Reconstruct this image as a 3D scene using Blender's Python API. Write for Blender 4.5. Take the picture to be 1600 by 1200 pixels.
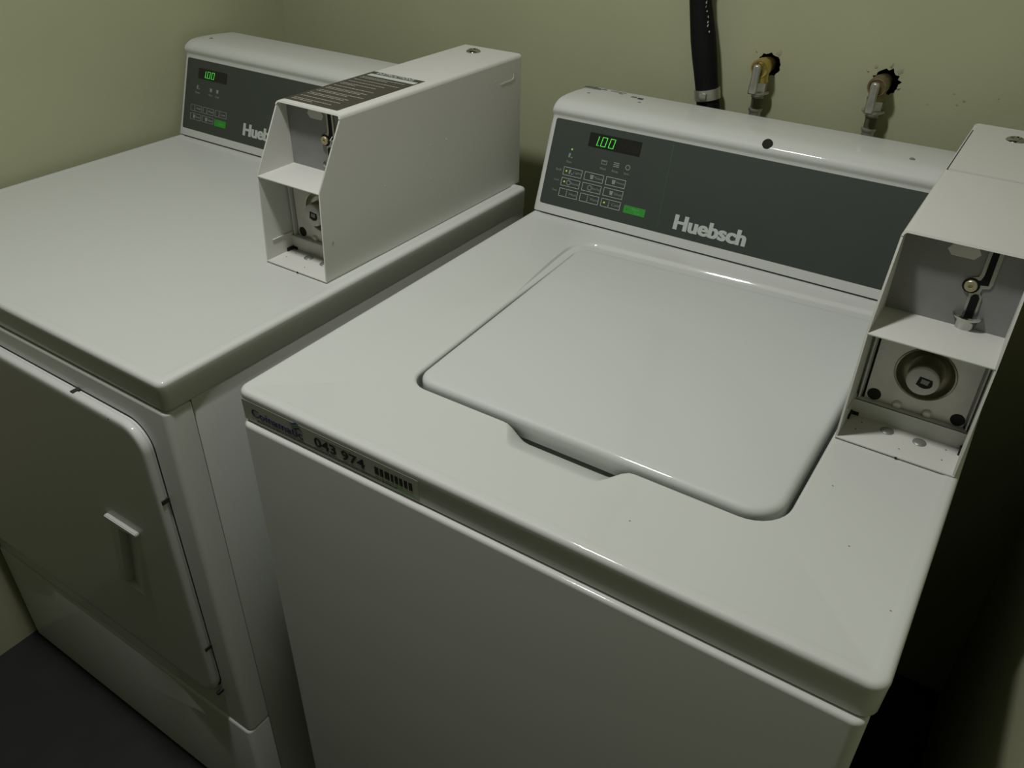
import bpy, bmesh, math, random
from mathutils import Vector, Matrix, Quaternion
random.seed(4)
S = bpy.context.scene
for o in list(bpy.data.objects): bpy.data.objects.remove(o, do_unlink=True)
COL = S.collection
H = 0.8305                      # height of the washer's top above the floor

# ---------------------------------------------------------------- camera
cam_d = bpy.data.cameras.new('camera'); cam = bpy.data.objects.new('camera', cam_d); COL.objects.link(cam)
cam_d.sensor_fit = 'HORIZONTAL'; cam_d.sensor_width = 36; cam_d.lens = 1305.7/1600*36
cam_d.clip_start = 0.02; cam_d.clip_end = 30
cam.matrix_world = (Matrix.Translation((0.62494, -0.44022, H+0.49023)) @ Matrix.Rotation(0.5727783, 4, 'Z')
                    @ Matrix.Rotation(0.9756354, 4, 'X') @ Matrix.Rotation(0.0167508, 4, 'Z'))
S.camera = cam
# ---------------------------------------------------------------- world, lamp, exposure
w = bpy.data.worlds.new('room_world'); S.world = w; w.use_nodes = True
bg = w.node_tree.nodes['Background']; bg.inputs[0].default_value = (0.75, 0.8, 0.7, 1); bg.inputs[1].default_value = 0.01
ld = bpy.data.lights.new('ceiling_lamp_light', 'AREA'); ld.shape = 'DISK'; ld.size = 0.13; ld.energy = 11.3
ld.color = (1.0, 1.0, 0.97)
lo = bpy.data.objects.new('ceiling_lamp_light', ld); COL.objects.link(lo); lo.location = (0.05, -0.085, H+1.24)
S.view_settings.view_transform = 'Standard'; S.view_settings.look = 'None'
S.view_settings.gamma = 1; S.view_settings.exposure = 0.0; S.view_settings.use_curve_mapping = False

# ---------------------------------------------------------------- materials
def mat(name, col, rough=0.5, metal=0.0, coat=0.0, emit=None, estr=1.0, noise=0.0, nscale=30, bump=0.0, bscale=200, spec=0.5, coat_rough=0.08):
    m = bpy.data.materials.new(name); m.use_nodes = True
    nt = m.node_tree; b = nt.nodes['Principled BSDF']
    b.inputs['Base Color'].default_value = (*col, 1); b.inputs['Roughness'].default_value = rough
    b.inputs['Metallic'].default_value = metal; b.inputs['Coat Weight'].default_value = coat
    b.inputs['Coat Roughness'].default_value = coat_rough; b.inputs['Specular IOR Level'].default_value = spec
    if emit:
        b.inputs['Emission Color'].default_value = (*emit, 1); b.inputs['Emission Strength'].default_value = estr
    tc = nt.nodes.new('ShaderNodeTexCoord')
    if noise:
        n = nt.nodes.new('ShaderNodeTexNoise'); n.inputs['Scale'].default_value = nscale; n.inputs['Detail'].default_value = 5
        r = nt.nodes.new('ShaderNodeMapRange'); r.inputs['From Min'].default_value = 0.3; r.inputs['From Max'].default_value = 0.7
        r.inputs['To Min'].default_value = 1-noise; r.inputs['To Max'].default_value = 1+noise
        mx = nt.nodes.new('ShaderNodeVectorMath'); mx.operation = 'SCALE'; mx.inputs[0].default_value = col
        nt.links.new(tc.outputs['Object'], n.inputs['Vector']); nt.links.new(n.outputs['Fac'], r.inputs['Value'])
        nt.links.new(r.outputs['Result'], mx.inputs['Scale']); nt.links.new(mx.outputs['Vector'], b.inputs['Base Color'])
    if bump:
        n = nt.nodes.new('ShaderNodeTexNoise'); n.inputs['Scale'].default_value = bscale; n.inputs['Detail'].default_value = 3
        bp = nt.nodes.new('ShaderNodeBump'); bp.inputs['Strength'].default_value = bump; bp.inputs['Distance'].default_value = 0.002
        nt.links.new(tc.outputs['Object'], n.inputs['Vector']); nt.links.new(n.outputs['Fac'], bp.inputs['Height'])
        nt.links.new(bp.outputs['Normal'], b.inputs['Normal'])
    return m
ENAMEL = mat('white_enamel', (0.56, 0.575, 0.55), 0.6, coat=0.4, bump=0.02, bscale=260, coat_rough=0.06)
LIDM = mat('lid_enamel', (0.55, 0.57, 0.55), 0.6, coat=0.4, bump=0.02, bscale=260, coat_rough=0.06)
PAINT = mat('powder_coat', (0.575, 0.575, 0.54), 0.5, bump=0.03, bscale=500)
INNER = mat('grey_plate', (0.24, 0.24, 0.24), 0.5, metal=0.2, noise=0.05, nscale=60)
VAULT = mat('vault_plate', (0.62, 0.61, 0.56), 0.42, metal=0.1, noise=0.10, nscale=45)
DISH = mat('dished_steel', (0.34, 0.33, 0.25), 0.28, metal=0.85, noise=0.1, nscale=70)
PLUGM = mat('plug_white', (0.52, 0.51, 0.49), 0.45)
PANEL = mat('grey_green_panel', (0.044, 0.054, 0.046), 0.42, noise=0.03, nscale=15)
INK = mat('white_ink', (0.47, 0.50, 0.47), 0.6)
FAINT = mat('grey_ink', (0.24, 0.26, 0.24), 0.6)
BLACKG = mat('display_glass', (0.012, 0.012, 0.010), 0.35)
GREEN = mat('green_digits', (0.05, 0.4, 0.05), 0.5, emit=(0.10, 0.95, 0.08), estr=0.55)
GLOWG = mat('green_led', (0.2, 0.4, 0.05), 0.5, emit=(0.50, 0.85, 0.08), estr=0.30)
GBTN = mat('green_key', (0.03, 0.27, 0.03), 0.5)
GBTNT = mat('green_key_ink', (0.10, 0.45, 0.10), 0.5)
SEAMG = mat('green_hairline', (0.045, 0.13, 0.05), 0.5)
BLACK = mat('black_rubber', (0.006, 0.006, 0.008), 0.6, spec=0.2)
HOLE = mat('dark_hole', (0.010, 0.010, 0.009), 0.9)
GASKET = mat('dark_seam', (0.02, 0.02, 0.018), 0.8)
CHROME = mat('chrome', (0.50, 0.50, 0.48), 0.12, metal=1.0)
STEEL = mat('zinc_steel', (0.50, 0.50, 0.45), 0.38, metal=0.85, noise=0.08, nscale=150)
RIVET = mat('dull_rivet', (0.30, 0.31, 0.29), 0.42, metal=0.6)
BRASS = mat('brass', (0.55, 0.43, 0.13), 0.28, metal=0.9, noise=0.12, nscale=120)
OLDBRASS = mat('tarnished_brass', (0.23, 0.18, 0.10), 0.4, metal=0.8, noise=0.25, nscale=120)
BRAID = mat('grey_hose', (0.10, 0.10, 0.06), 0.5, metal=0.3)
FOAM = mat('black_pipe', (0.004, 0.004, 0.005), 0.7, bump=0.4, bscale=60, spec=0.2)
LABEL = mat('label_film', (0.47, 0.47, 0.43), 0.45)
LBLUE = mat('label_blue_ink', (0.03, 0.03, 0.13), 0.5)
LGRN = mat('label_green_ink', (0.05, 0.22, 0.13), 0.5)
LLIME = mat('label_lime_ink', (0.10, 0.36, 0.08), 0.5)
LBLK = mat('label_black_ink', (0.012, 0.012, 0.015), 0.5)
LFINE = mat('label_fine_ink', (0.16, 0.16, 0.14), 0.6)
DLAB = mat('dark_instruction_label', (0.05, 0.045, 0.035), 0.5)
TAPE = mat('pale_sticker', (0.62, 0.62, 0.58), 0.55)
RED = mat('brown_stain', (0.25, 0.10, 0.06), 0.7)
GREASE = mat('grime_smudge', (0.24, 0.24, 0.21), 0.7)
WALL = mat('cream_wall_paint', (0.38, 0.39, 0.25), 0.75, noise=0.035, nscale=5, bump=0.10, bscale=120)
PLASTER = mat('torn_plaster', (0.32, 0.31, 0.22), 0.9, bump=0.6, bscale=150)
FLOORM = mat('dark_grey_floor', (0.018, 0.020, 0.018), 0.7, noise=0.15, nscale=14)
CEIL = mat('ceiling_paint', (0.28, 0.28, 0.24), 0.8)

# ---------------------------------------------------------------- mesh helpers
def link(name, me, parent=None, mats=None, sharp=35):
    o = bpy.data.objects.new(name, me); COL.objects.link(o)
    for m in (mats if isinstance(mats, (list, tuple)) else [mats]): me.materials.append(m)
    me.polygons.foreach_set('use_smooth', [True]*len(me.polygons)); me.set_sharp_from_angle(angle=math.radians(sharp))
    if parent: o.parent = parent
    return o
def build(name, bm, mats, parent=None, sharp=35, recalc=True):
    if recalc: bmesh.ops.recalc_face_normals(bm, faces=bm.faces)
    me = bpy.data.meshes.new(name); bm.to_mesh(me); bm.free()
    return link(name, me, parent, mats, sharp)
def box(bm, x0, x1, y0, y1, z0, z1, bev=0.0, mi=0, seg=2):
    n0 = set(bm.faces)
    vs = [bm.verts.new(p) for p in ((x0,y0,z0),(x1,y0,z0),(x1,y1,z0),(x0,y1,z0),(x0,y0,z1),(x1,y0,z1),(x1,y1,z1),(x0,y1,z1))]
    fs = [bm.faces.new([vs[i] for i in q]) for q in ((3,2,1,0),(4,5,6,7),(0,1,5,4),(1,2,6,5),(2,3,7,6),(3,0,4,7))]
    if bev:
        es = list({e for f in fs for e in f.edges})
        bmesh.ops.bevel(bm, geom=es, offset=bev, segments=seg, profile=0.5, affect='EDGES')
    for f in bm.faces:
        if f not in n0: f.material_index = mi
def rloop(x0, x1, y0, y1, r, n=6, rb=None):
    pts = []; q = r if rb is None else rb
    for cx, cy, a, r in ((x0+r,y0+r,180,r),(x1-r,y0+r,270,r),(x1-q,y1-q,0,q),(x0+q,y1-q,90,q)):
        for i in range(n+1):
            t = math.radians(a+90*i/n); pts.append((cx+r*math.cos(t), cy+r*math.sin(t)))
    return pts
def loft(bm, loops, closed=True, cap0=False, cap1=False, mi=0):
    rows = [[bm.verts.new(p) for p in l] for l in loops]
    n = len(rows[0])
    for a, b in zip(rows, rows[1:]):
        for i in range(n if closed else n-1):
            j = (i+1) % n; f = bm.faces.new((a[i], a[j], b[j], b[i])); f.material_index = mi
    if cap0: bm.faces.new(rows[0][::-1]).material_index = mi
    if cap1: bm.faces.new(rows[-1]).material_index = mi
    return rows
def poly_prism(bm, pts, fa, fb, mi=0):          # closed outline pts mapped by fa (near) and fb (far)
    a = [bm.verts.new(fa(*p)) for p in pts]; b = [bm.verts.new(fb(*p)) for p in pts]
    fs = [bm.faces.new(a), bm.faces.new(b[::-1])]
    for i in range(len(pts)):
        j = (i+1) % len(pts); fs.append(bm.faces.new((a[i], b[i], b[j], a[j])))
    for f in fs: f.material_index = mi
def lathe(bm, prof, c, axis, n=24, mi=0, cap=True):   # prof: (radius, distance along axis)
    ax = Vector(axis).normalized(); q = Vector((0,0,1)).rotation_difference(ax); c = Vector(c)
    rows = []
    for r, d in prof:
        rows.append([c + q @ Vector((r*math.cos(2*math.pi*i/n), r*math.sin(2*math.pi*i/n), d)) for i in range(n)])
    loft(bm, rows, True, cap, cap, mi)
def tube(bm, pts, rad, n=12, mi=0, cap=True):
    pts = [Vector(p) for p in pts]; rows = []
    up = None
    for i, p in enumerate(pts):
        d = (pts[min(i+1, len(pts)-1)] - pts[max(i-1, 0)]).normalized()
        q = Vector((0,0,1)).rotation_difference(d); r = rad(i/(len(pts)-1)) if callable(rad) else rad
        if up is None: u = q @ Vector((1,0,0))
        else: u = (up - d*up.dot(d)).normalized()
        up = u; v = d.cross(u)
        rows.append([p + u*(r*math.cos(2*math.pi*k/n)) + v*(r*math.sin(2*math.pi*k/n)) for k in range(n)])
    loft(bm, rows, True, cap, cap, mi)
class Frame:                                        # a flat working plane: origin, U, V, outward normal
    def __init__(s, o, u, v):
        s.o = Vector(o); s.u = Vector(u).normalized(); s.v = Vector(v).normalized(); s.n = s.u.cross(s.v)
    def p(s, a, b, c=0.0): return s.o + s.u*a + s.v*b + s.n*c
def plate(bm, F, pts, h0, h1, mi=0):
    poly_prism(bm, pts, lambda a, b: F.p(a, b, h1), lambda a, b: F.p(a, b, h0), mi)
def rect(x0, y0, x1, y1): return [(x0,y0),(x1,y0),(x1,y1),(x0,y1)]
def disc(cx, cy, r, n=16, ry=None): return [(cx+r*math.cos(2*math.pi*i/n), cy+(ry or r)*math.sin(2*math.pi*i/n)) for i in range(n)]
def rect_line(bm, F, x0, y0, x1, y1, t, h0, h1, mi):
    for r in (rect(x0,y0,x1,y0+t), rect(x0,y1-t,x1,y1), rect(x0,y0+t,x0+t,y1-t), rect(x1-t,y0+t,x1,y1-t)): plate(bm, F, r, h0, h1, mi)
def text(bm, F, s, x0, y0, x1, y1, h=0.0003, mi=0, bold=0.0, shear=0.0, res=3):
    """lettering fitted between (x0,y0) and (x1,y1) on the frame"""
    cu = bpy.data.curves.new('t', 'FONT'); cu.body = s; cu.size = 1; cu.offset = bold; cu.resolution_u = res; cu.shear = shear
    cu.extrude = 0.01
    o = bpy.data.objects.new('t', cu); COL.objects.link(o)
    dg = bpy.context.evaluated_depsgraph_get(); me = bpy.data.meshes.new_from_object(o.evaluated_get(dg))
    vs = [v.co.copy() for v in me.vertices]
    if vs:
        a0 = min(v.x for v in vs); a1 = max(v.x for v in vs); b0 = min(v.y for v in vs); b1 = max(v.y for v in vs)
        nv = [bm.verts.new(F.p(x0+(v.x-a0)/(a1-a0)*(x1-x0), y0+(v.y-b0)/(b1-b0)*(y1-y0), h if v.z > 0 else h*0.2)) for v in vs]
        for p in me.polygons:
            try: bm.faces.new([nv[i] for i in p.vertices]).material_index = mi
            except ValueError: pass
    bpy.data.objects.remove(o, do_unlink=True); bpy.data.curves.remove(cu); bpy.data.meshes.remove(me)
def empty(name, loc, rz=0, **props):
    o = bpy.data.objects.new(name, None); COL.objects.link(o); o.location = loc; o.rotation_euler = (0,0,rz)
    o.empty_display_size = 0.1
    for k, v in props.items(): o[k] = v
    return o
def tag(o, **props):
    for k, v in props.items(): o[k] = v
    return o

# ---------------------------------------------------------------- room
XL, XR, YB, YF, ZC = -0.7249, 0.774, 0.80, -2.8, H+1.60
def struct(name, bm, m): return tag(build(name, bm, m, sharp=35), kind='structure')
b = bmesh.new(); box(b, XL-0.1, XR+0.1, YF-0.1, YB+0.2, -0.1, 0.0); struct('floor', b, FLOORM)
b = bmesh.new(); box(b, XL-0.1, XR+0.1, YF-0.1, YB+0.2, ZC, ZC+0.1); struct('ceiling', b, CEIL)
b = bmesh.new(); box(b, XL-0.1, XL, YF-0.1, YB+0.1, 0, ZC); struct('wall_left', b, WALL)
# right wall carries a few pale scuffs low down
b = bmesh.new(); box(b, XR, XR+0.1, YF-0.1, YB+0.1, 0, ZC, mi=0)
FR = Frame((XR, 0, H), (0, -1, 0), (0, 0, 1))
for i in range(10):
    y = random.uniform(-0.15, 0.05); z = random.uniform(-0.12, 0.05); L = random.uniform(.004, .012)
    plate(b, FR, [(y, z), (y+L, z+L*0.8), (y+L*0.9, z+L*0.8+.0012), (y-.0008, z+.0012)], 0.0, 0.0003, 1)
plate(b, FR, [(-0.30, -0.185), (-0.06, -0.04), (-0.0605, -0.0385), (-0.3005, -0.1838)], 0.0, 0.0003, 1)
tag(build('wall_right', b, [WALL, PLASTER]), kind='structure')
b = bmesh.new(); box(b, XL-0.1, XR+0.1, YF-0.1, YF, 0, ZC); struct('wall_front', b, WALL)
# back wall with two broken holes round the pipes
FB = Frame((0, YB, H), (1, 0, 0), (0, 0, 1))
V1 = (0.2475, 0.203); V2 = (0.408, 0.203)          # where the pipes leave the wall
b = bmesh.new()
outer = [b.verts.new(FB.p(x, z)) for x, z in ((XL-0.1, -H), (XR+0.1, -H), (XR+0.1, ZC-H), (XL-0.1, ZC-H))]
edges = [b.edges.new((outer[i], outer[(i+1) % 4])) for i in range(4)]
holes = []
for (hx, hz), rr, jag, sd in ((V1, 0.0165, 0.10, 3), (V2, 0.0175, 0.17, 8)):
    rnd = random.Random(sd); N = 30; ring = []
    for i in range(N):
        a = 2*math.pi*i/N; r = rr*(1+rnd.uniform(-jag, jag)+0.12*math.cos(a-0.9))
        ring.append(b.verts.new(FB.p(hx+0.003+r*math.cos(a), hz+r*0.95*math.sin(a))))
    es = [b.edges.new((ring[i], ring[(i+1) % N])) for i in range(N)]; edges += es; holes.append(ring)
bmesh.ops.triangle_fill(b, edges=edges, use_beauty=True)
for ring in holes:
    back = [b.verts.new(v.co + Vector((0, 0.05, 0))) for v in ring]; N = len(ring)
    for i in range(N):
        f = b.faces.new((ring[i], ring[(i+1) % N], back[(i+1) % N], back[i])); f.material_index = 2
    f = b.faces.new(back); f.material_index = 2
# chipped plaster flaps and a few pock marks
for hx, hz, a, L, wd in ((V1[0]+.014, V1[1]+.016, 55, .011, .006), (V1[0]-.016, V1[1]+.015, 120, .006, .0015), (V2[0]+.016, V2[1]+.015, 40, .012, .006),
                         (V2[0]-.012, V2[1]+.017, 100, .008, .004), (V2[0]+.006, V2[1]+.020, 75, .010, .003), (V2[0]+.020, V2[1]-.004, 5, .007, .004),
                         (V2[0]-.020, V2[1]+.011, 140, .006, .002)):
    ca, sa = math.cos(math.radians(a)), math.sin(math.radians(a)); L *= .75
    base = [b.verts.new(FB.p(hx+x*ca-y*sa, hz+x*sa+y*ca, 0.0002)) for x, y in ((0, -wd/2), (L*.6, -wd*.6), (L, 0.1*wd), (L*.5, wd*.6), (0, wd/2))]
    tip = b.verts.new(FB.p(hx+L*.4*ca, hz+L*.4*sa, 0.0014))
    for i in range(5): b.faces.new((base[i], base[(i+1) % 5], tip)).material_index = 1
for x, z, r in ((0.512, 0.196, .0022), (0.505, 0.190, .0016), (0.498, 0.203, .0014), (0.55, 0.205, .0012), (0.47, 0.185, .0012)):
    plate(b, FB, disc(x, z, r, 8, r*.6), 0.0, 0.0004, 1)
for f in b.faces:
    pass
wb = build('wall_back', b, [WALL, PLASTER, HOLE]); wb['kind'] = 'structure'

# ---------------------------------------------------------------- appliance pieces (origin: front-left corner of the top, z = 0 at the top)
OFF = Vector((0, 0, H))
def deck(name, W, D, sk, zb, parent, hole=None, R=0.014):
    """enamelled top: rolled edge, corner radius, skirt, slightly dished; optional lid recess"""
    b = bmesh.new(); loops = []
    prof = [(0.014, -sk), (0.0030, -sk), (0.0020, -sk+0.0010), (0.0012, -sk+.003), (0.0004, -0.010), (0.0, -0.0055)]
    for i in range(1, 7):
        a = math.pi/2*i/6; prof.append((0.0055*(1-math.cos(a)), -0.0055+0.0055*math.sin(a)))
    prof += [(0.0105, 0.0), (0.0125, -0.0004), (0.0155, -0.0010)]
    for ins, z in prof:
        loops.append([(x, y, z+zb) for x, y in rloop(ins, W-ins, ins, D-ins, max(R-ins*0.75, 0.004), 6)])
    rows = loft(b, loops)
    if not hole: b.faces.new(rows[-1])
    else:
        top = rows[-1]; n = len(top)
        es = [b.edges.get((top[i], top[(i+1) % n])) for i in range(n)]
        pts, ws, hs, lin, led = hole; N = len(pts); K = 20; rr = []
        for k in range(K+1):
            t = k/K; row = []
            for i in range(N):
                p = pts[i]; q0 = pts[i-1]; q1 = pts[(i+1) % N]; d = Vector((q1[0]-q0[0], q1[1]-q0[1])).normalized(); nx, ny = d.y, -d.x
                zc = -hs[i]*(1-math.sqrt(max(0, 1-t*t))); zl = -hs[i]*(t-0.10*(1-math.exp(-t/0.10)))/(0.90)
                zb = -hs[i]*(.42*sstep(0, .22, t)+.08*t+.50*(1-math.sqrt(max(0, 1-max(0, (t-.82)/.18)**2))))
                z = zc*(1-lin[i]-led[i]) + zl*lin[i] + zb*led[i]
                row.append(b.verts.new((p[0]+nx*ws[i]*(1-t), p[1]+ny*ws[i]*(1-t), -0.0010+z)))
            rr.append(row)
        es += [b.edges.new((rr[0][i], rr[0][(i+1) % N])) for i in range(N)]
        bmesh.ops.triangle_fill(b, edges=es, use_beauty=True)
        for dz, ins in ((-0.028, 0.0), (-0.028, 0.03)):     # drop and ledge under the lid
            row = []
            for i in range(N):
                p = pts[i]; q0 = pts[i-1]; q1 = pts[(i+1) % N]; d = Vector((q1[0]-q0[0], q1[1]-q0[1])).normalized()
                row.append(b.verts.new((p[0]-d.y*ins, p[1]+d.x*ins, dz)))
            rr.append(row)
        for a, c in zip(rr, rr[1:]):
            for i in range(N):
                j = (i+1) % N
                b.faces.new((a[i], a[j], c[j], c[i]))
        b.faces.new(rr[-1])
    o = build(name, b, ENAMEL, parent, 40); o.location = OFF
    return o
def lid_outline(ins=0.0, step=0.006):
    """rounded four-cornered outline of the lid, counter-clockwise from the front left"""
    C = [(0.1390+ins, 0.1120+ins, 0.024), (0.5370-ins, 0.1135+ins, 0.036), (0.5370-ins, 0.5270-ins, 0.022), (0.1225+ins, 0.5050-ins, 0.020)]
    out = []; n = len(C)
    for i in range(n):
        p0 = Vector(C[i-1][:2]); p = Vector(C[i][:2]); p1 = Vector(C[(i+1) % n][:2]); r = C[i][2]-ins*0.6
        a = (p0-p).normalized(); c = (p1-p).normalized(); half = math.acos(a.dot(c))/2
        L = r/math.tan(half); s = p+a*L; e = p+c*L; cen = p+(a+c).normalized()*(r/math.sin(half))
        v0 = s-cen; v1 = e-cen; ang = v0.angle(v1); cr = 1 if v0.x*v1.y-v0.y*v1.x > 0 else -1
        for k in range(9):
            q = Matrix.Rotation(cr*ang*k/8, 2) @ v0; out.append(cen+q)
        out.append(('edge', i))
    res = []; N = len(out)
    pts = [o for o in out]
    flat = []
    for k, o in enumerate(pts):
        if isinstance(o, tuple):
            nxt = pts[(k+1) % N]; prv = pts[k-1]; L = (nxt-prv).length; m = max(2, int(L/step))
            for j in range(1, m): flat.append(prv.lerp(nxt, j/m))
        else: flat.append(o)
    return [(v.x, v.y) for v in flat]
def sstep(a, c, x):
    t = min(1, max(0, (x-a)/(c-a))); return t*t*(3-2*t)

def seg7(bm, F, x0, y0, wd, ht, on, t, h, mi, slant=0.16):
    def q(x, y): return (x0+x+slant*y, y0+y)
    S7 = {'a': ((0,ht-t),(wd,ht-t),(wd,ht),(0,ht)), 'd': ((0,0),(wd,0),(wd,t),(0,t)), 'b': ((wd-t,ht/2),(wd,ht/2),(wd,ht),(wd-t,ht)),
          'c': ((wd-t,0),(wd,0),(wd,ht/2),(wd-t,ht/2)), 'f': ((0,ht/2),(t,ht/2),(t,ht),(0,ht)), 'e': ((0,0),(t,0),(t,ht/2),(0,ht/2)), 'g': ((0,ht/2-t/2),(wd,ht/2-t/2),(wd,ht/2+t/2),(0,ht/2+t/2))}
    g = t*0.25
    for s in on:
        pts = [q(*p) for p in S7[s]]
        cx = sum(p[0] for p in pts)/4; cy = sum(p[1] for p in pts)/4
        pts = [(p[0]+(g if p[0] < cx else -g)*0.5, p[1]+(g if p[1] < cy else -g)*0.5) for p in pts]
        plate(bm, F, pts, h*0.3, h, mi)

def console(W, y0, parent, marks):
    """back console housing, swept along x; profile (dy, z)"""
    k = 0.355
    prof = [(0.004, 0.0), (0.0, 0.0022), (k*0.004-.0006, 0.005)]
    prof += [(k*z, z) for z in (0.03, 0.06, 0.09, 0.120, 0.1295)]
    prof += [(k*0.1295-.0006+.0012, 0.1325), (0.0460, 0.1350), (0.0440, 0.1385), (0.0440, 0.1420), (0.0462, 0.1460), (0.0502, 0.1492),
             (0.0552, 0.1518), (0.0610, 0.1538), (0.0690, 0.1548), (0.085, 0.1552), (0.110, 0.1545), (0.150, 0.1516), (0.1545, 0.1508), (0.1565, 0.149), (0.157, 0.146), (0.157, 0.0)]
    b = bmesh.new(); loops = []
    r = 0.006
    cy = 0.10; cz = 0.07
    def ring(x, s): # shrink profile towards its middle for rounded ends
        return [(x, y0+p[0]+(s if p[0] < cy else -s)*(1 if p[1] > 0.001 else 0), p[1]-(s if p[1] > 0.12 else 0)) for p in prof]
    n = 4
    for i in range(n+1):
        a = math.pi/2*i/n; loops.append(ring(r*(1-math.sin(a)) , r*(1-math.cos(a))) if False else ring(r*(1-math.cos(math.pi/2*i/n)), r*(1-math.sin(math.pi/2*i/n))))
    for i in range(1, 30): loops.append(ring(r+(W-2*r)*i/30, 0))
    for i in range(n, -1, -1): loops.append(ring(W-r*(1-math.cos(math.pi/2*i/n)), r*(1-math.sin(math.pi/2*i/n))))
    loft(b, loops, True, True, True)
    o = build('console_housing', b, ENAMEL, parent, 42); o.location = OFF
    b = bmesh.new(); box(b, 0.003, W-0.002, y0+0.0045, y0+0.15, -0.0008, 0.0005, mi=0)
    g = build('console_gasket', b, GASKET, o); g.location = (0, 0, 0)
    FT = Frame((0, 0, 0.1553), (1, 0, 0), (0, 1, 0))
    for m in marks:
        b = bmesh.new()
        if m[0] == 'plug':
            d = Vector((0, -0.80, 0.60)).normalized(); c = Vector((m[1], y0+0.0492, 0.1490))
            lathe(b, [(0.0068, -0.004), (0.0068, 0.0004), (0.0060, 0.0012), (0.0, 0.0013)], c, d, 20)
            build('plug_cap', b, HOLE, o)
        elif m[0] == 'screw':
            lathe(b, [(0.0034, -0.003), (0.0034, 0.0005), (0.0020, 0.0014), (0.0, 0.0015)], (m[1], y0+m[2], 0.1540-(m[2]-.1)*.05), (0, 0, 1), 14)
            build('screw_head', b, RIVET, o)
    return o
def frame_of(y0): return Frame((0, y0, 0), (1, 0, 0), (0, 0.355, 1))

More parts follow.
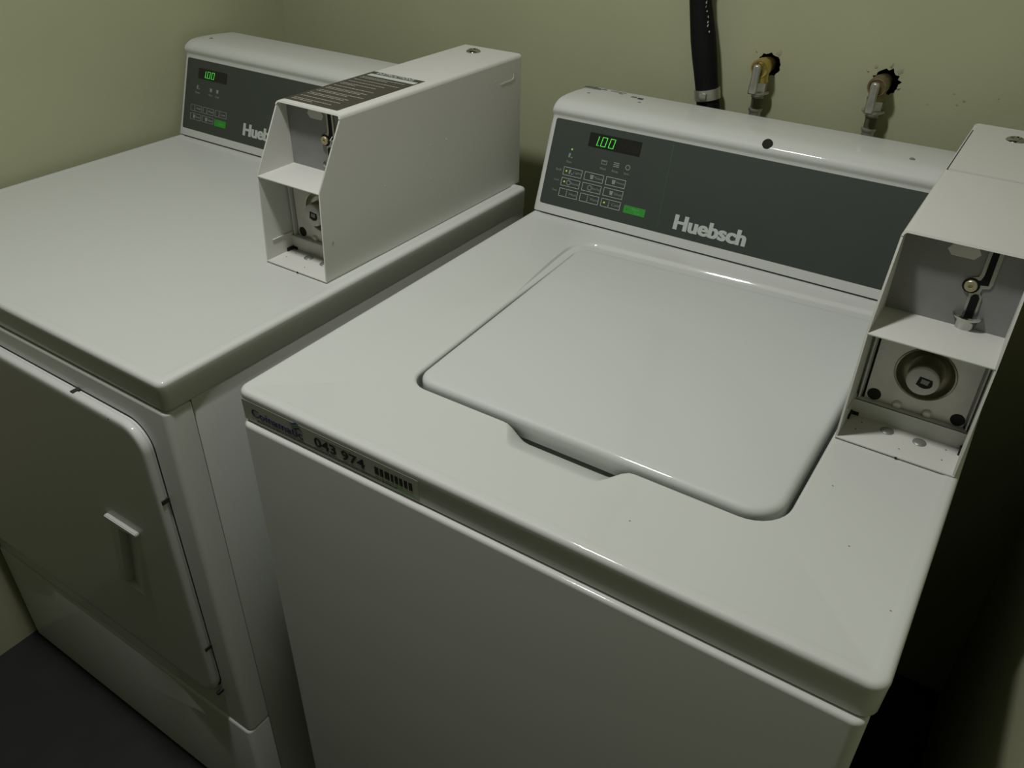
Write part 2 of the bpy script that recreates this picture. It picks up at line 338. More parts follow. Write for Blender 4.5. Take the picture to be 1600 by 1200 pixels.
def coin_box(loc, parent, washer, spec):
    """sheet steel coin meter case; local origin bottom front left outer corner"""
    Wd, T = 0.1072, 0.0020
    yk, yt, yb, zk, zt = 0.0056, 0.0532, 0.4349, 0.1144, 0.1963
    side = [(0, 0), (yk, zk), (yt, zt), (yb, zt), (yb, 0)]
    L = Vector(loc)+OFF
    b = bmesh.new()
    # outer skin as a swept shell: left wall, roof, right wall in one bent sheet with round folds, plus floor and back
    R = 0.005
    def sect(y, zt_):   # section at depth y, outer then inner
        o = [(0, 0)]
        for i in range(5):
            a = math.pi-math.pi/2*i/4; o.append((R+R*math.cos(a), zt_-R+R*math.sin(a)))
        for i in range(5):
            a = math.pi/2-math.pi/2*i/4; o.append((Wd-R+R*math.cos(a), zt_-R+R*math.sin(a)))
        o.append((Wd, 0))
        r = R-T; inn = [(Wd-T, 0)]
        for i in range(5):
            a = math.pi/2*i/4; inn.append((Wd-R+r*math.cos(a), zt_-R+r*math.sin(a)))
        for i in range(5):
            a = math.pi/2+math.pi/2*i/4; inn.append((R+r*math.cos(a), zt_-R+r*math.sin(a)))
        inn.append((T, 0))
        return o+inn
    def yfront(z): return yk*z/zk if z < zk else yk+(yt-yk)*(z-zk)/(zt-zk)
    # front ring: each point of the section lies on the slanted front outline
    def ring_front():
        pts = sect(0, zt); out = []
        for x, z in pts: out.append((x, yfront(min(z, zt)), z))
        return out
    def ring_at(y): return [(x, y, z) for x, z in sect(y, zt)]
    # walls need the knee: build each wall as prism from side polygon, roof separately
    for x0, x1 in ((0, T), (Wd-T, Wd)):
        pts = [(0, 0.0), (yk, zk), (yt-0.0018, zt-R)]
        pts += [(yb-0.002, zt-R), (yb-0.002, 0)]
        poly_prism(b, pts, lambda y, z: (x0, y, z), lambda y, z: (x1, y, z))
    # roof with round folds
    so = [p for p in sect(0, zt)[1:11]]; si = [p for p in sect(0, zt)[13:23]]
    prof = so+si
    a = [b.verts.new((x, yt-(zt-z)*0.58, z)) for x, z in prof]; c = [b.verts.new((x, yb, z)) for x, z in prof]
    n = len(prof)
    for i in range(n):
        j = (i+1) % n; b.faces.new((a[i], a[j], c[j], c[i]))
    for i in range(9):
        b.faces.new((a[i], a[i+1], a[n-2-i], a[n-1-i])); b.faces.new((c[i], c[i+1], c[n-2-i], c[n-1-i]))
    box(b, 0, Wd, yb-0.002, yb, 0, zt-R*0.5)                     # back
    box(b, 0.0, Wd, -0.0008, 0.10, 0, T, bev=0.0007)               # floor of the lower compartment
    housing = build('coin_box', b, PAINT, parent, 40); housing.location = L
    housing['label'] = spec['label']
    def part(name, bm, mats, sharp=35): return build(name, bm, mats, housing, sharp)
    # middle shelf
    b = bmesh.new(); box(b, T*0.5, Wd-T*0.5, yk-0.0005, 0.068, zk-0.0018, zk, bev=0.0007); part('shelf', b, PAINT)
    # upper plate with coin slot
    YU = 0.066; FU = Frame((0, YU, 0), (1, 0, 0), (0, 0, 1)); FU.n = Vector((0, -1, 0))
    b = bmesh.new(); box(b, T, Wd-T, YU, YU+0.0015, zk-0.001, zt-T)
    plate(b, FU, [(.0380, .1835), (.0425, .1785), (.0610, .1785), (.0652, .1840), (.0612, .1905), (.0425, .1905)], 0.0, 0.0005, 1)
    part('upper_plate', b, [INNER, TAPE])
    b = bmesh.new()
    # slot rim (pale outline) with the black opening on top of it
    def path(wd, dx=0):
        pass
    rim = [(.0702, zt-T), (.0700, .1680), (.0690, .1648), (.0655, .1635), (.0600, .1600), (.0585, .1555), (.0600, .1505), (.0632, .1480), (.0660, .1478),
           (.0662, .1300), (.0658, .1190), (.0775, .1190), (.0772, .1300), (.0768, .1460), (.0740, .1500), (.0748, .1545), (.0800, .1560), (.0815, .1600), (.0818, zt-T)]
    plate(b, FU, rim, 0.0, 0.0012, 0)
    cav = [(.0730, zt-T), (.0728, .1670), (.0715, .1620), (.0665, .1600), (.0665, .1590), (.0720, .1575), (.0785, .1585), (.0783, zt-T)]
    plate(b, FU, cav, 0.0011, 0.0015, 1)
    bar = [(.0680, .1180), (.0683, .1450), (.0700, .1475), (.0735, .1478), (.0752, .1450), (.0750, .1180)]
    plate(b, FU, bar, 0.0011, 0.0026, 1)
    plate(b, FU, disc(.0654, .1555, .0072, 20), 0.0011, 0.0017, 1)
    part('coin_slot', b, [STEEL, BLACK])
    b = bmesh.new()
    lathe(b, [(0.0053, 0), (0.0053, 0.0028), (0.0048, 0.0034), (0.0020, 0.0034), (0.0016, 0.0020), (0.0, 0.0020)], (.0654, YU-0.001, .1555), (0, -1, 0), 20)
    part('coin_slot_screw', b, mat('pale_brass', (0.50, 0.44, 0.27), 0.35, metal=0.6))
    # chrome return cup at the slot's foot
    b = bmesh.new(); c = Vector((.0713, YU-0.0005, zk+0.0075)); rows = []
    for r, z in ((.0118, .0062), (.0128, .0050), (.0125, .0034), (.0108, .0018), (.0090, .0000), (.0082, -.0050), (.0082, -.0074)):
        rows.append([(c.x+r*math.cos(math.pi+math.pi*i/18), c.y+r*0.75*math.sin(math.pi+math.pi*i/18), c.z+z) for i in range(19)])
    for r, z in ((.0068, -.0074), (.0075, .0010), (.0102, .0030), (.0112, .0055), (.0118, .0062)):
        rows.append([(c.x+r*math.cos(math.pi+math.pi*i/18), c.y+r*0.75*math.sin(math.pi+math.pi*i/18), c.z+z) for i in range(19)])
    loft(b, rows, closed=False)
    part('coin_cup', b, CHROME, 50)
    # lower plate (vault door) with its dished lock
    YL = 0.052; bz = 0.0200
    b = bmesh.new(); X0, X1 = 0.0095, Wd-0.0075
    cx, cz, Ro = 0.0550, 0.0640, 0.0265
    # plate with round hole
    out = [b.verts.new((x, YL, z)) for x, z in ((X0, bz), (X1, bz), (X1, zk-0.004), (X0, zk-0.004))]
    N = 40; rg = [b.verts.new((cx+Ro*math.cos(2*math.pi*i/N), YL, cz+Ro*math.sin(2*math.pi*i/N))) for i in range(N)]
    es = [b.edges.new((out[i], out[(i+1) % 4])) for i in range(4)]+[b.edges.new((rg[i], rg[(i+1) % N])) for i in range(N)]
    bmesh.ops.triangle_fill(b, edges=es, use_beauty=True)
    rd = bmesh.ops.extrude_edge_only(b, edges=es[:4]); bmesh.ops.translate(b, verts=[v for v in rd['geom'] if isinstance(v, bmesh.types.BMVert)], vec=(0, 0.003, 0))
    FV = Frame((0, YL, 0), (1, 0, 0), (0, 0, 1)); FV.n = Vector((0, -1, 0))
    for hx, hz in ((.0175, .0278), (.0935, .0278)):
        plate(b, FV, disc(hx, hz, .0064, 22), -0.001, 0.0004, 1)
    vp = part('vault_plate', b, [VAULT, HOLE])
    b = bmesh.new()
    part_b = b
    for hx, hz in ((.0400, .0240), (.0672, .0242)):
        b = bmesh.new()
        lathe(b, [(0.0050, -0.001), (0.0046, 0.0010), (0.0030, 0.0026), (0.0, 0.0031)], (hx, YL, hz), (0, -1, 0), 18); part('dimple', b, VAULT)
    for x, y in ((.0400, .0355), (.0700, .0340)):
        b = bmesh.new()
        lathe(b, [(0.0062, 0.0), (0.0062, 0.0007), (0.0050, 0.0016), (0.0020, 0.0021), (0.0, 0.0021)], (x, y, T), (0, 0, 1), 20); part('rivet', b, RIVET)
    for x, y in () and ((.016, .036), (.0135, .0215), (.0935, .036), (.093, .018), (.056, .0125)):
        lathe(b, [(0.0007, 0.0), (0.0007, 0.0004), (0.0, 0.0004)], (x, y, T), (0, 0, 1), 8, 2)
    part_b.free()
    b = bmesh.new()     # dish, then the plug standing forward out of it
    lathe(b, [(Ro+0.0012, -0.0002), (Ro+0.0004, 0.0010), (Ro-0.001, 0.0004), (Ro-0.0035, -0.0050), (Ro-0.007, -0.0085), (0.0150, -0.0095), (0.0142, -0.0090)], (cx, YL, cz), (0, -1, 0), 40, 0, cap=False)
    lathe(b, [(0.0160, -0.0095), (0.0150, 0.0040), (0.0146, 0.0120), (0.0138, 0.0142), (0.0120, 0.0150), (0.0, 0.0150)], (cx, YL, cz), (0, -1, 0), 40, 1, cap=False)
    for f in b.faces:
        if f.material_index == 1 and all(v.co.y > YL-0.0125 for v in f.verts): f.material_index = 0
    kx, kz = cx+0.0022, cz+0.0005
    FK = Frame((kx, YL-0.0150, kz), (1, 0, 0), (0, 0, 1)); FK.n = Vector((0, -1, 0))
    key = [(-.0068, -.0040), (-.0052, .0050), (.0060, .0038)]+[(0.0070*math.cos(t), -.0008+0.0056*math.sin(t)) for t in [math.radians(a) for a in (15, -10, -35, -60, -85, -110, -130)]]
    plate(b, FK, key, -0.001, 0.0003, 2)
    plate(b, FK, [(-.0035, -.0015), (-.0030, .0032), (.0040, .0025), (.0030, -.0022)], 0.0002, 0.0005, 3)
    part('vault_lock', b, [DISH, PLUGM, HOLE, GREASE])
    # riser under the vault plate, inner side returns, dark slots
    b = bmesh.new(); box(b, T, Wd-T, 0.0455, 0.0470, T, bz+0.001); box(b, T, Wd-T, 0.0455, 0.0515, bz, bz+0.0012)
    box(b, T, T+0.0015, 0.012, 0.0455, 0.026, 0.0268); box(b, 0.0046, 0.0062, 0.0475, 0.056, T, zk-.002); box(b, Wd-0.0050, Wd-0.0036, 0.0475, 0.056, T, zk-.002)
    box(b, T, 0.0085, 0.056, 0.058, T, zk-.002, mi=0); box(b, Wd-0.008, Wd-T, 0.056, 0.058, T, zk-.002, mi=0)
    box(b, .0070, 0.0090, 0.0555, 0.0559, .018, zk-.002, mi=1)
    box(b, T, 0.0036, 0.034, 0.0462, T, T+0.0045, mi=1); box(b, T, 0.010, 0.0448, 0.0456, T, T+0.004, mi=1)
    box(b, Wd-0.0036, Wd-T, 0.034, 0.0462, T, T+0.0045, mi=1)
    box(b, 0.0555, 0.0575, -0.0016, -0.0004, -0.0002, 0.0015, mi=1)
    for x, y in ((.016, .036), (.0135, .0215), (.0935, .036), (.093, .018), (.056, .0125)):
        lathe(b, [(0.0007, 0.0), (0.0007, 0.0004), (0.0, 0.0004)], (x, y, T), (0, 0, 1), 8, 2)
    part('riser', b, [PAINT, HOLE, RED])
    # lock on the roof
    b = bmesh.new(); lx, ly = spec['lock']
    lathe(b, [(0.0108, 0.0), (0.0108, 0.0012), (0.0098, 0.0026), (0.0070, 0.0040), (0.0062, 0.0040), (0.0058, 0.0026), (0.0030, 0.0026), (0.0026, 0.0036), (0.0, 0.0038)], (lx, ly, zt-.0002), (0, 0, 1), 26)
    part('roof_lock', b, CHROME, 30)
    FZ = Frame((0, 0, zt), (1, 0, 0), (0, 1, 0))
    if washer:
        b = bmesh.new(); plate(b, FZ, rect(.0026, .240, .0036, .402), 0.0, 0.0002, 0); plate(b, FZ, rect(.0036, .240, Wd-.002, .2405), 0.0, 0.00012, 1)
        plate(b, FZ, rect(.0040, .2420, Wd-.002, yb-.012), 0.0, 0.0009, 2)
        part('service_lid', b, [GASKET, FAINT, PAINT])
    else:
        b = bmesh.new(); x0, x1, y0, y1 = .0035, .0925, .0625, .2270
        plate(b, FZ, rect(x0, y0, x1, y1), 0.0, 0.0003, 0)
        plate(b, FZ, rect(x0+.006, y1-.021, x1-.002, y1-.012), 0.0002, 0.0005, 1)
        text(b, FZ, 'INSTRUCTIONS', x0+.012, y1-.0095, x1-.014, y1-.0015, 0.0006, 1, bold=.01)
        rnd = random.Random(12); y = y1-.030
        while y > y0+.008:
            nrow = rnd.choice((1, 2, 2)); ind = x0+.006
            for r in range(nrow):
                xe = x1-rnd.uniform(.004, .030) if r < nrow-1 or nrow == 1 else x0+rnd.uniform(.03, .07); x = ind
                while x < xe:
                    l = rnd.uniform(.002, .006); plate(b, FZ, rect(x, y, min(x+l, xe), y+.0016), 0.0002, 0.0005, 2); x += l+.0009
                y -= .0048
            y -= .0062
        part('instruction_label', b, [DLAB, INK, FAINT_L])
        FS = Frame((Wd, 0, 0), (0, 1, 0), (0, 0, 1))
        b = bmesh.new(); plate(b, FS, [(.380, .1640), (.381, .1622), (.412, .1622), (.418, .1660), (.416, .1715), (.4145, .1715), (.4150, .1665), (.411, .1645)], -0.0002, 0.0006)
        part('embossed_tab', b, PAINT)
        b = bmesh.new(); plate(b, FS, [(.0155, .0465), (.0185, .0500), (.0195, .0497), (.0168, .0462)], 0.0, 0.0004, 0); part('scuff', b, GREASE)
        b = bmesh.new(); plate(b, FS, [(.031, .172), (.036, .1755), (.0365, .1748), (.0315, .1712)], 0.0, 0.0004, 0); part('scuff', b, TAPE)
        for y, z in ((.215, .118), (.214, .071), (.25, .117), (.12, .09), (.37, .17)):
            b = bmesh.new(); plate(b, FS, disc(y, z, .0013, 8, .0008), 0.0, 0.0003, 0); part('scuff', b, TAPE)
    return housing
FAINT_L = mat('label_small_print', (0.34, 0.33, 0.28), 0.6)

# ================================================================ WASHING MACHINE
WW, WD = 0.651, 0.733
washer = empty('washing_machine', (0, 0, 0), label='white top-loading washing machine with closed inset lid, right of the dryer', category='washing machine')
pts = lid_outline()
ws, hs, lin, led = [], [], [], []
for i, p in enumerate(pts):
    q0 = pts[i-1]; q1 = pts[(i+1) % len(pts)]; d = Vector((q1[0]-q0[0], q1[1]-q0[1])).normalized(); nx, ny = d.y, -d.x
    front = max(0, -ny)**2; back = max(0, ny)**2; left = max(0, -nx)**2; right = max(0, nx)**2
    sc = sstep(.262, .288, p[0])*(1-sstep(.376, .402, p[0]))*(1 if ny < -.7 else 0)
    wl = .0045+.010*sstep(.30, .48, p[1])
    wv = front*(.004+.0300*sc) + back*.026 + left*wl + right*.003
    hv = front*(.004+.0140*sc) + back*.010 + left*(.0045+.004*sstep(.30, .48, p[1])) + right*.003
    ws.append(wv); hs.append(hv); lin.append(sc); led.append(max(back, left*sstep(.30, .44, p[1])))
deck('top_panel', WW, WD-.002, 0.0385, 0.0, washer, (pts, ws, hs, lin, led))
# lid
b = bmesh.new(); loops = []
for ins, z in [(0.012, -0.0120), (0.0050, -0.0120), (0.0042, -0.0112), (0.0040, -0.006)]+[(0.0040+0.009*(1-math.cos(math.pi/2*i/6)), -0.0045+0.0085*math.sin(math.pi/2*i/6)) for i in range(1, 7)]+[(.020, .0041)]:
    o_ = lid_outline(ins); loops.append((o_, z))
base = lid_outline(0.0048)
rows = []
def inset_pts(P, k):
    out = []
    for i in range(len(P)):
        q0 = P[i-1]; q1 = P[(i+1) % len(P)]; d = Vector((q1[0]-q0[0], q1[1]-q0[1])).normalized(); out.append((P[i][0]-d.y*k, P[i][1]+d.x*k))
    return out
for ins, z in [(0.010, -0.0185), (0.0008, -0.0185), (0.0, -0.0175), (0.0, -0.0035)]+[(0.0070*(1-math.cos(math.pi/2*i/6)), -0.0035+0.0070*math.sin(math.pi/2*i/6)) for i in range(1, 7)]+[(.0115, .0037)]:
    rows.append([(x, y, z) for x, y in inset_pts(base, ins)])
loft(b, rows, True, True, True)
lid = build('lid', b, LIDM, washer, 50); lid.location = OFF
# cabinet
def cabinet(name, x0, x1, y0, y1, z0, z1, r, parent, m=ENAMEL):
    b = bmesh.new(); L = []
    for ins, z in [(0, z0), (0, z1-0.004)]+[(0.004*(1-math.cos(math.pi/2*i/5)), z1-0.004+0.004*math.sin(math.pi/2*i/5)) for i in range(1, 6)]:
        L.append([(x, y, z) for x, y in rloop(x0+ins, x1-ins, y0+ins, y1-ins, max(r-ins, .002), 5)])
    loft(b, L, True, True, True)
    return build(name, b, m, parent, 40)
cabinet('cabinet', 0.0045, WW-0.0045, -0.0045, WD-.004, 0.012, H-0.0392, 0.011, washer)
b = bmesh.new(); box(b, 0.02, WW-.02, 0.02, WD-.03, 0.0, 0.014); build('base', b, GASKET, washer)
b = bmesh.new(); box(b, 0.012, WW-.012, 0.006, WD-.01, H-.0398, H-.034); build('gasket', b, GASKET, washer)
YW = 0.578
ch = console(0.5394+0.001, YW, washer, [('plug', 0.3200), ('screw', .0271, .105), ('screw', .4890, .078), ('screw', .110, .105)])
# tiny print along the console's back edge
b = bmesh.new(); FT = Frame((0, YW+.138, 0.1526), (1, 0, 0), (0, 1, -0.07)); rnd = random.Random(5)
for y, x0, x1, m in ((.010, .004, .020, 1), (.004, .001, .038, 0), (-.002, .001, .030, 1), (.004, .045, .070, 1), (-.004, .062, .068, 1)):
    x = x0
    while x < x1:
        l = rnd.uniform(.0015, .004); plate(b, FT, rect(x, y, min(x+l, x1), y+.0022), 0.0, 0.0005, m); x += l+.0008
plate(b, FT, rect(.086, -.012, .094, -.006), 0.0, 0.0006, 1); plate(b, FT, rect(.098, -.016, .106, -.009), 0.0, 0.0006, 0)
o = build('console_print', b, [LBLK, LFINE], ch)

def panel(parent, y0, washer_):
    F = frame_of(y0)
    b = bmesh.new(); X1 = 0.5386 if washer_ else 0.5266
    x0 = .0095; z0, z1 = (.0145, .1375) if washer_ else (.0145, .1350)
    out = [(x0+.003, z0), (X1, z0), (X1, z1), (x0+.003, z1), (x0+.0008, z1-.0008), (x0, z1-.003), (x0, z0+.003), (x0+.0008, z0+.0008)]
    plate(b, F, out, -0.0005, 0.0008, 0)
    if washer_: plate(b, F, [(.2005, .0215), (.2010, .0215), (.1958, .1335), (.1952, .1335)], .0007, .0010, 1)
    cp = build('control_panel', b, [PANEL, SEAMG], parent); cp.location = OFF
    h0, h1 = .0007, .0012
    def ln(b, x0, y0_, x1, y1, m): plate(b, F, rect(x0, y0_, x1, y1), h0, h1, m)
    # display
    b = bmesh.new()
    if washer_:
        plate(b, F, rect(.0685, .1080, .1500, .1275), h0, .0013, 0); s = 1.0; dx, dy, ht, wd, gp = .0830, .1105, .0135, .0082, .0045
        for k in range(4):
            seg7(b, F, .1180+k*.0078, .1115, .0050, .0115, 'abcdefg', .0006, .0015, 2)
    else:
        plate(b, F, rect(.0410, .1040, .1140, .1215), h0, .0013, 0); dx, dy, ht, wd, gp = .0600, .1065, .0115, .0070, .0038
    t = .0010 if washer_ else .0008
    seg7(b, F, dx-.0078, dy, .0072, ht, 'bc', t, .0016, 1)
    plate(b, F, rect(dx+.0008, dy, dx+.0020, dy+.0012), .0013, .0016, 1)
    seg7(b, F, dx+gp, dy, wd, ht, 'abcdef', t, .0016, 1)
    seg7(b, F, dx+2*gp+wd, dy, wd, ht, 'abcdef', t, .0016, 1)
    build('price_display', b, [BLACKG, GREEN, mat('unlit_segments', (0.03, 0.016, 0.014), 0.5)], cp)
    # status icons
    def icon(b, x, y, k, m=0):
        if k == 0: rect_line(b, F, x-.0045, y-.003, x+.0045, y+.003, .0007, h0, h1, m); ln(b, x-.003, y+.0008, x+.003, y+.0016, m)
        elif k == 1:
            for j in range(3): ln(b, x-.0045, y-.003+j*.0025, x+.0045, y-.0017+j*.0025, m)
        elif k == 2:
            o_ = disc(x, y, .0038, 14); i_ = disc(x, y, .0027, 14)
            for j in range(14): plate(b, F, [o_[j], o_[(j+1) % 14], i_[(j+1) % 14], i_[j]], h0, h1, m)
        elif k == 3: plate(b, F, [(x-.0035, y-.002), (x-.001, y-.0035), (x+.0005, y+.003), (x-.0025, y+.0035)], h0, h1, m); ln(b, x+.001, y-.003, x+.004, y-.0015, m)
        elif k == 4: ln(b, x-.0004, y-.003, x+.0006, y+.0042, m); plate(b, F, disc(x, y-.0030, .0012, 8), h0, h1, m)
        elif k == 5: plate(b, F, [(x-.002, y-.003), (x+.002, y-.003), (x+.003, y+.003), (x-.003, y+.003)], h0, h1, m)
    def ind(x, y, k, label, wd, lit=None):
        b = bmesh.new(); icon(b, x, y, k, 0)
        text(b, F, label, x-wd/2, y-.0105, x+wd/2, y-.0072, h1, 0)
        if lit: plate(b, F, disc(*lit, .0013, 10), h0, .0016, 1)
        build('status_indicator', b, [FAINT, GLOWG], cp)
    if washer_:
        b = bmesh.new(); ind(.0444, .0895, 3, 'Door', .009, (.0450, .0985))
        ind(.0995, .0905, 0, 'Wash', .0095); ind(.1189, .0905, 1, 'Rinse', .0095); ind(.1371, .0905, 2, 'Spin', .0080)
        b = bmesh.new()
        for y, s in ((.0655, 'Soil'), (.0502, 'Cycle'), (.0352, 'Temp')): text(b, F, s, .0255, y, .0340, y+.0034, h1, 0)
        build('row_lettering', b, FAINT, cp)
        names = [['Light', 'Medium', 'Heavy'], ['Normal', 'Perm Press', 'Delicates'], ['Hot', 'Warm', 'Cold']]
        ic = [[3, 5, 5], [2, 2, 5], [4, 4, 4]]; lit = {(0, 0), (1, 0), (2, 2)}
        for r in range(3):
            for c in range(3):
                b = bmesh.new(); x = .0380+c*.0351; y = .0610-r*.0154
                rect_line(b, F, x, y, x+.0310, y+.0118, .0007, h0, h1, 0)
                icon(b, x+.0125, y+.0058, ic[r][c], 1)
                text(b, F, names[r][c], x+.0170, y+.0040, x+.0295, y+.0078, h1, 1)
                if (r, c) in lit: plate(b, F, disc(x+.0052, y+.0062, .0013, 12), h0, .0016, 2)
                build('cycle_button', b, [INKG, FAINT, GLOWG], cp)
        b = bmesh.new(); plate(b, F, rect(.1452, .0292, .1785, .0402), h0, .0013, 0)
        text(b, F, 'Start', .1580, .0350, .1690, .0385, .0015, 1); plate(b, F, disc(.1500, .0350, .0012, 8), .0012, .0015, 2); text(b, F, 'Stop', .1620, .0305, .1710, .0335, .0015, 1)
        build('start_button', b, [GBTN, GBTNT, SEAMG], cp)
        b = bmesh.new(); [text(b, F, 'Huebsch', .2238+d, .0240, .3262+d, .0445, h1+h, 0, bold=.026, res=4) for d, h in ((-.0008, 0), (0, .00015), (.0008, .0003))]
        build('brand_lettering', b, INK, cp)
    else:
        ind(.0428, .0885, 3, 'Door', .012); ind(.0768, .0885, 5, 'Dry', .009); ind(.0935, .0885, 5, 'Cool', .009)
        names = [['High', 'Med', 'Low'], ['Perm', 'Delicate', None]]
        for r in range(2):
            for c in range(3):
                if not names[r][c]: continue
                b = bmesh.new(); x = .0280+c*.0324; y = .0470-r*.0146
                rect_line(b, F, x, y, x+.0290, y+.0110, .0007, h0, h1, 0)
                icon(b, x+.0105, y+.0055, 4 if r == 0 else 5, 1); text(b, F, names[r][c], x+.0150, y+.0036, x+.0265, y+.0074, h1, 1)
                build('cycle_button', b, [FAINT, FAINT], cp)
        b = bmesh.new(); plate(b, F, rect(.0930, .0310, .1222, .0425), h0, .0013, 0); text(b, F, 'Start', .1050, .0345, .1160, .0385, .0015, 1)
        build('start_button', b, [GBTN, GBTNT], cp)
        b = bmesh.new(); [text(b, F, 'Huebsch', .1673+d, .0285, .2697+d, .0490, h1+h, 0, bold=.026, res=4) for d, h in ((-.0008, 0), (0, .00015), (.0008, .0003))]
        build('brand_lettering', b, INK, cp)
    return cp
INKG = mat('button_outline_ink', (0.40, 0.43, 0.38), 0.6)
panel(washer, YW, True)
coin_box((0.5394, 0.2688, 0), washer, True, dict(lock=(.0500, .386), label='open-fronted white coin meter box without a top label'))
# asset sticker on the front skirt
b = bmesh.new(); FS = Frame((0, -0.00005, 0), (1, 0, 0), (0, -0.08, 1))
FS = Frame((0, 0.0005, -0.012), (1, 0, 0), (0, -0.0295, 1))
def sk(x, z): return (x, z+0.012)
def sp(pts, h1, mi): plate(b, FS, [sk(*p) for p in pts], 0.0, h1, mi)
sp(rect(.0080, -.0355, .2405, -.0100), .0003, 0)
[text(b, FS, 'Coinamatic', .0208+d, sk(0, -.0275)[1], .0932+d, sk(0, -.0172)[1], .0006+h, 1, bold=.004) for d, h in ((-.0003, 0), (.0003, .00012))]
for k, (dz, m) in enumerate(((0, 1), (-.0032, 2), (-.0064, 3))):
    o_ = []
    for i in range(9): t = i/8; o_.append((.0770+k*.0012+.0145*t, -.0108+dz*.85+.0016*math.sin(t*2*math.pi)*-1-.0012*t))
    u_ = [(x, z+.0016*math.sin(math.pi*(i/8))) for i, (x, z) in enumerate(o_)]
    for i in range(8): sp([o_[i], o_[i+1], (u_[i+1][0], u_[i+1][1]+.0001), (u_[i][0], u_[i][1]+.0001)], .0006, {1: 1, 2: 2, 3: 4}[m])
text(b, FS, '043 974', .1095, sk(0, -.0275)[1], .1755, sk(0, -.0155)[1], .0006, 4, bold=.022)
rnd = random.Random(9)
def fine(x0, x1, z, hh, m):
    x = x0
    while x < x1:
        l = rnd.uniform(.0015, .0055); sp(rect(x, z, min(x+l, x1), z+hh), .0005, m); x += l+.0007
fine(.1130, .1580, -.0138, .0006, 5)
fine(.0330, .2050, -.0300, .0011, 5); fine(.0270, .2150, -.0325, .0011, 4)
fine(.2060, .2240, -.0292, .0014, 3); fine(.2160, .2380, -.0322, .0012, 3)
x = .1880
for wd_, gp in ((.0048, .0010), (.0040, .0012), (.0055, .0011), (.0030, .0012), (.0036, .0012), (.0036, .0014), (.0036, .0013), (.0040, .0010)):
    sp(rect(x, -.0260, x+wd_, -.0165), .0006, 4); x += wd_+gp+.0007
o = build('asset_sticker', b, [LABEL, LBLUE, LGRN, LLIME, LBLK, LFINE], washer); o.location = OFF
# small chips in the washer's top
F0 = Frame((0, 0, -.0010), (1, 0, 0), (0, 1, 0))
for x, y in ((.5905, .128), (.4275, .0535), (.645-.01, .0765), (.558, .1965)):
    b = bmesh.new(); plate(b, F0, disc(x, y, .0009, 7, .0006), 0, .0003); o = build('enamel_chip', b, GREASE, washer); o.location = OFF

# ================================================================ CLOTHES DRYER
DW, DD = 0.6564, 0.690
OFFW = OFF; OFF = Vector((0, 0, H+0.0055)); HD = H+0.0055
dryer = empty('clothes_dryer', (-0.71471, -0.03947, 0), -0.0099868, label='white front-loading clothes dryer left of the washing machine, hinged front door shut', category='dryer')
deck('top_panel', DW, DD, 0.0371, 0.0, dryer, None, 0.0095)
# body, wrap-round front, toe panel
b = bmesh.new(); box(b, 0.004, DW-0.0035, 0.0337, DD-.004, 0.01, HD-0.0375, bev=.002); build('cabinet', b, ENAMEL, dryer)
b = bmesh.new(); box(b, 0.02, DW-.02, 0.02, DD-.03, 0.0, 0.014); build('base', b, GASKET, dryer)
b = bmesh.new(); box(b, 0.008, DW-.006, 0.010, DD-.01, HD-.0385, HD-.034); build('gasket', b, GASKET, dryer)
b = bmesh.new(); box(b, 0.008, DW-.0045, 0.028, 0.036, 0.014, HD-.039); build('seam_strip', b, GASKET, dryer)
def wrap(name, z0, z1, y0, top_r):
    b = bmesh.new(); L = []
    prof = [(0, z0), (0, z1-top_r)]+[(top_r*(1-math.cos(math.pi/2*i/4)), z1-top_r+top_r*math.sin(math.pi/2*i/4)) for i in range(1, 5)]
    for ins, z in prof:
        L.append([(x, y, z) for x, y in rloop(0.003+ins, DW-0.0025-ins, y0+ins, 0.0326, 0.0080, 5, 0.0004)])
    loft(b, L, True, True, True); return build(name, b, ENAMEL, dryer, 40)
zl = HD-0.596
wrap('front_panel', zl+.0015, HD-0.0385, -0.0005, .004)
wrap('toe_panel', 0.012, zl-.0006, -0.0035, .005)
# door: raised pan with rounded corners
zt_, zb_ = HD-0.0690, HD-0.5350
b = bmesh.new(); loops = []
def dl(ins, y): return [(x, y, z) for x, z in rloop(0.043+ins, 0.6155-ins, zb_+ins, zt_-ins, max(.034-ins, .004), 8)]
for ins, y in [(0.002, 0.002), (0.002, -0.003), (0.0004, -0.0045), (0.0, -0.0065), (.0003, -.0100), (.0012, -.0122), (.0025, -.0134), (.0045, -.0140), (.008, -.0142), (.012, -.0142)]: loops.append(dl(ins, y))
loft(b, loops, True, True, True)
door = build('door', b, ENAMEL, dryer, 45)
# pocket cut for the pull: wedge, deepest at its left side
b = bmesh.new()
zz0, zz1 = HD-0.266, HD-0.392
top = [(.500, -.020), (.500, -.0018), (.541, -.0142), (.543, -.020)]; bot = [(.468, -.020), (.468, -.0018), (.508, -.0142), (.510, -.020)]
va = [b.verts.new((x, y, zz0)) for x, y in top]; vb = [b.verts.new((x, y, zz1)) for x, y in bot]
b.faces.new(va); b.faces.new(vb[::-1])
for i in range(4): b.faces.new((va[i], vb[i], vb[(i+1) % 4], va[(i+1) % 4]))
bmesh.ops.recalc_face_normals(b, faces=b.faces)
me = bpy.data.meshes.new('c'); b.to_mesh(me); b.free(); cut = bpy.data.objects.new('c', me); COL.objects.link(cut)
md = door.modifiers.new('pocket', 'BOOLEAN'); md.operation = 'DIFFERENCE'; md.object = cut; md.solver = 'EXACT'
bpy.context.view_layer.update(); cut.matrix_world = Matrix.Identity(4)
door_p = door.parent; door.parent = None; bpy.context.view_layer.update()
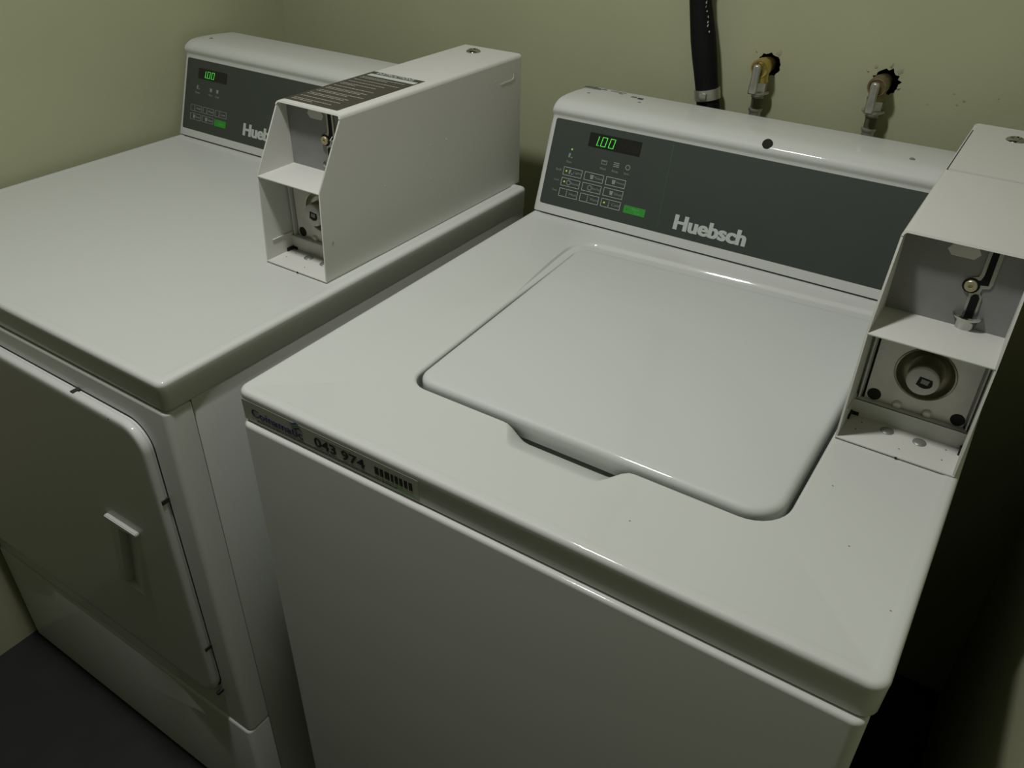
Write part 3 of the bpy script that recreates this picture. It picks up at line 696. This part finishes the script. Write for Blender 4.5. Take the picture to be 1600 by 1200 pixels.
dg = bpy.context.evaluated_depsgraph_get(); nm = bpy.data.meshes.new_from_object(door.evaluated_get(dg)); door.modifiers.clear(); door.data = nm
door.parent = door_p; bpy.data.objects.remove(cut, do_unlink=True)
# grip: a lip standing out above the pocket
b = bmesh.new(); 
poly_prism(b, [(.484, HD-.2535), (.549, HD-.2535), (.549, HD-.2585), (.508, HD-.263), (.484, HD-.258)], lambda x, z: (x, -.0205, z), lambda x, z: (x, -.0138, z))
bmesh.ops.bevel(b, geom=list(b.edges), offset=.0012, segments=2, affect='EDGES')
build('door_handle', b, ENAMEL, door)
b = bmesh.new()  # dark plate behind the door paints in the shaded gap round it
L = [[(x, y, z) for x, z in rloop(0.043-g, 0.6155+g, zb_-g, zt_+g, .034+g, 8)] for g, y in ((.0007, -.0003), (.0007, -.0007), (-.004, -.0007))]
loft(b, L, True, True, True); build('door_gap_shade', b, GASKET, dryer)
for x, z, dx_, dz_ in ((.6152, HD-.174, .0013, .0030), (.6154, HD-.4340, .0013, .0030), (.489, HD-.0688, .0028, .0010), (.6135, HD-.529, .0018, .0025)):
    b = bmesh.new(); box(b, x-dx_, x+dx_, -.0105, -.0005, z-dz_, z+dz_, mi=0); build('hinge_notch', b, GASKET, door)
b = bmesh.new()
lathe(b, [(0.0008, 0), (0.0008, .0004), (0, .0004)], (.562, -.0142, HD-.0735), (0, -1, 0), 8)
build('door_speck', b, GASKET, door)
YD = 0.535
console(0.5274+0.001, YD, dryer, [('screw', .0328, .082)])
panel(dryer, YD, False)
coin_box((0.5274, 0.2638, 0), dryer, False, dict(lock=(.0435, .402), label='open-fronted white coin meter box with a dark instruction label on its roof'))

# ================================================================ PLUMBING
OFF = OFFW
drain = empty('drain_pipe', (0.205, 0.775, 0), label='thick black drain pipe with a steel band clamp, behind the washing machine', category='pipe')
b = bmesh.new(); P = []
for i in range(60):
    t = i/59; z = 0.25+t*(H+0.75-0.25); zz = z-H
    x = 0.1445+0.235*(0.29-max(zz, .08))*(1 if zz < .29 else .4); P.append((x-0.205, 0.0, z))
tube(b, P, lambda t: 0.0166+0.0007*math.sin(t*75)+0.0010*math.sin(t*33+1), 20)
build('pipe', b, FOAM, drain)
def onpipe(zz): return 0.1445+0.235*(0.29-zz)-0.205
b = bmesh.new(); d = Vector((-.215, 0, 1)).normalized()
lathe(b, [(0.0172, 0), (0.0190, 0), (0.0190, 0.0150), (0.0172, 0.0150)], (onpipe(.150), 0, H+.150), d, 26); box(b, onpipe(.155)-.004, onpipe(.155)+.006, -.023, -.017, H+.1525, H+.1620, bev=.001)
build('band_clamp', b, STEEL, drain)
b = bmesh.new(); rnd = random.Random(2)
for i in range(7):      # pale flecks paint in the highlights along the sleeve's peeled side
    z = H+.245+i*.0062; x = onpipe(z-H)+.0135+rnd.uniform(-.0012, .0014)
    v = [b.verts.new((x+rnd.uniform(-.0012, .0012), -.0115+rnd.uniform(-.001, .001), z+rnd.uniform(-.0028, .0028))) for _ in range(4)]+[b.verts.new((x, -.0140, z))]
    bmesh.ops.convex_hull(b, input=v)
build('peeled_highlight_flecks', b, TAPE, drain)
def valve(V, body_m, label, hlabel, tarn):
    vx, vz = V
    r = empty('water_valve', (vx, YB, H+vz), label=label, category='valve', group='wall water valves')
    b = bmesh.new(); yb_ = 0.045
    lathe(b, [(0.0090, 0), (0.0090, 0.028), (0.0112, 0.030), (0.0112, 0.046), (0.0090, 0.050), (0.0100, 0.052), (0.0128, 0.054), (0.0128, 0.072), (0.0118, 0.0745), (0.0100, 0.0750), (0.0095, 0.0735), (0.0, 0.0735)][::1], (0, yb_, 0), (0, -1, 0), 26)
    yc = yb_-0.063       # outlet below the body
    lathe(b, [(0.0108, 0), (0.0108, 0.015), (0.0118, 0.017), (0.0118, 0.0190), (0.009, 0.0190)], (0, yc+.004, 0), (0, 0, -1), 22)
    build('valve_body', b, body_m, r)
    b = bmesh.new()
    lathe(b, [(0.0045, 0), (0.0045, 0.006), (0.0, 0.006)], (0, yb_-0.0735, 0), (0, -1, 0), 14)
    rows = []
    for s, wd_, th, yy in ((.0075, .0030, .0035, 0), (.0060, .0050, .0050, 0), (0.0, .0058, .0055, 0), (-.0100, .0052, .0048, -.0010), (-.0200, .0056, .0042, -.0024), (-.0300, .0062, .0034, -.0040), (-.0320, .0055, .0020, -.0042)):
        rows.append([(x, yb_-0.0810+yy+y, s) for x, y in [(-wd_, th*.6), (-wd_, -th*.2), (-wd_*.6, -th*.8), (wd_*.6, -th*.8), (wd_, -th*.2), (wd_, th*.6)]])
    loft(b, rows, True, True, True)
    bmesh.ops.bevel(b, geom=[e for e in b.edges if e.calc_length() > .006], offset=.0005, segments=1, affect='EDGES')
    for v in b.verts: v.co.x -= 0.0010
    build('lever_handle', b, STEEL, r, 50)
    b = bmesh.new(); z0 = -.0190
    lathe(b, [(0.0085, 0), (0.0120, 0.0005), (0.0120, 0.0125), (0.0108, 0.0130)], (0, yc+.004, z0), (0, 0, -1), 6)
    lathe(b, [(0.0125, 0.0128), (0.0150, 0.0135), (0.0150, 0.0158), (0.0120, 0.0165), (0.0085, 0.0165)], (0, yc+.004, z0), (0, 0, -1), 24)
    build('coupling_nut', b, STEEL, r, 30)
    # hose below, a thing of its own
    h = empty('supply_hose', (vx, YB+yc+.004, 0), label=hlabel, category='hose', group='water supply hoses')
    b = bmesh.new(); zt = H+vz+z0-.0165
    tube(b, [(0, 0, zt+.001), (0, 0, zt-.02), (0, 0, zt-.05), (-.003, 0, zt-.12), (-.006, .002, zt-.25), (0, .002, zt-.40)], 0.0076, 16)
    build('hose_tube', b, BRAID, h)
    b = bmesh.new(); lathe(b, [(0.0080, 0), (0.0094, 0), (0.0096, .0008), (0.0094, .0018), (0.0084, .0020), (0.0084, .0036), (0.0094, .0040), (0.0092, .0052), (.0080, .0054)], (0, 0, zt-.0005), (0, 0, -1), 22)
    lathe(b, [(0.0078, .0205), (0.0098, .0210), (0.0102, .0228), (0.0098, .0250), (.0084, .0255), (.0084, .0440), (.0078, .0440)], (0, 0, zt), (0, 0, -1), 22)
    build('ferrule', b, STEEL, h)
valve(V1, BRASS, 'bright brass water valve sticking out of the wall beside the black drain pipe', 'metal-ended supply hose below the bright brass valve', False)
valve(V2, OLDBRASS, 'tarnished brass water valve in the more ragged wall hole, nearer the right coin box', 'metal-ended supply hose below the tarnished valve', True)
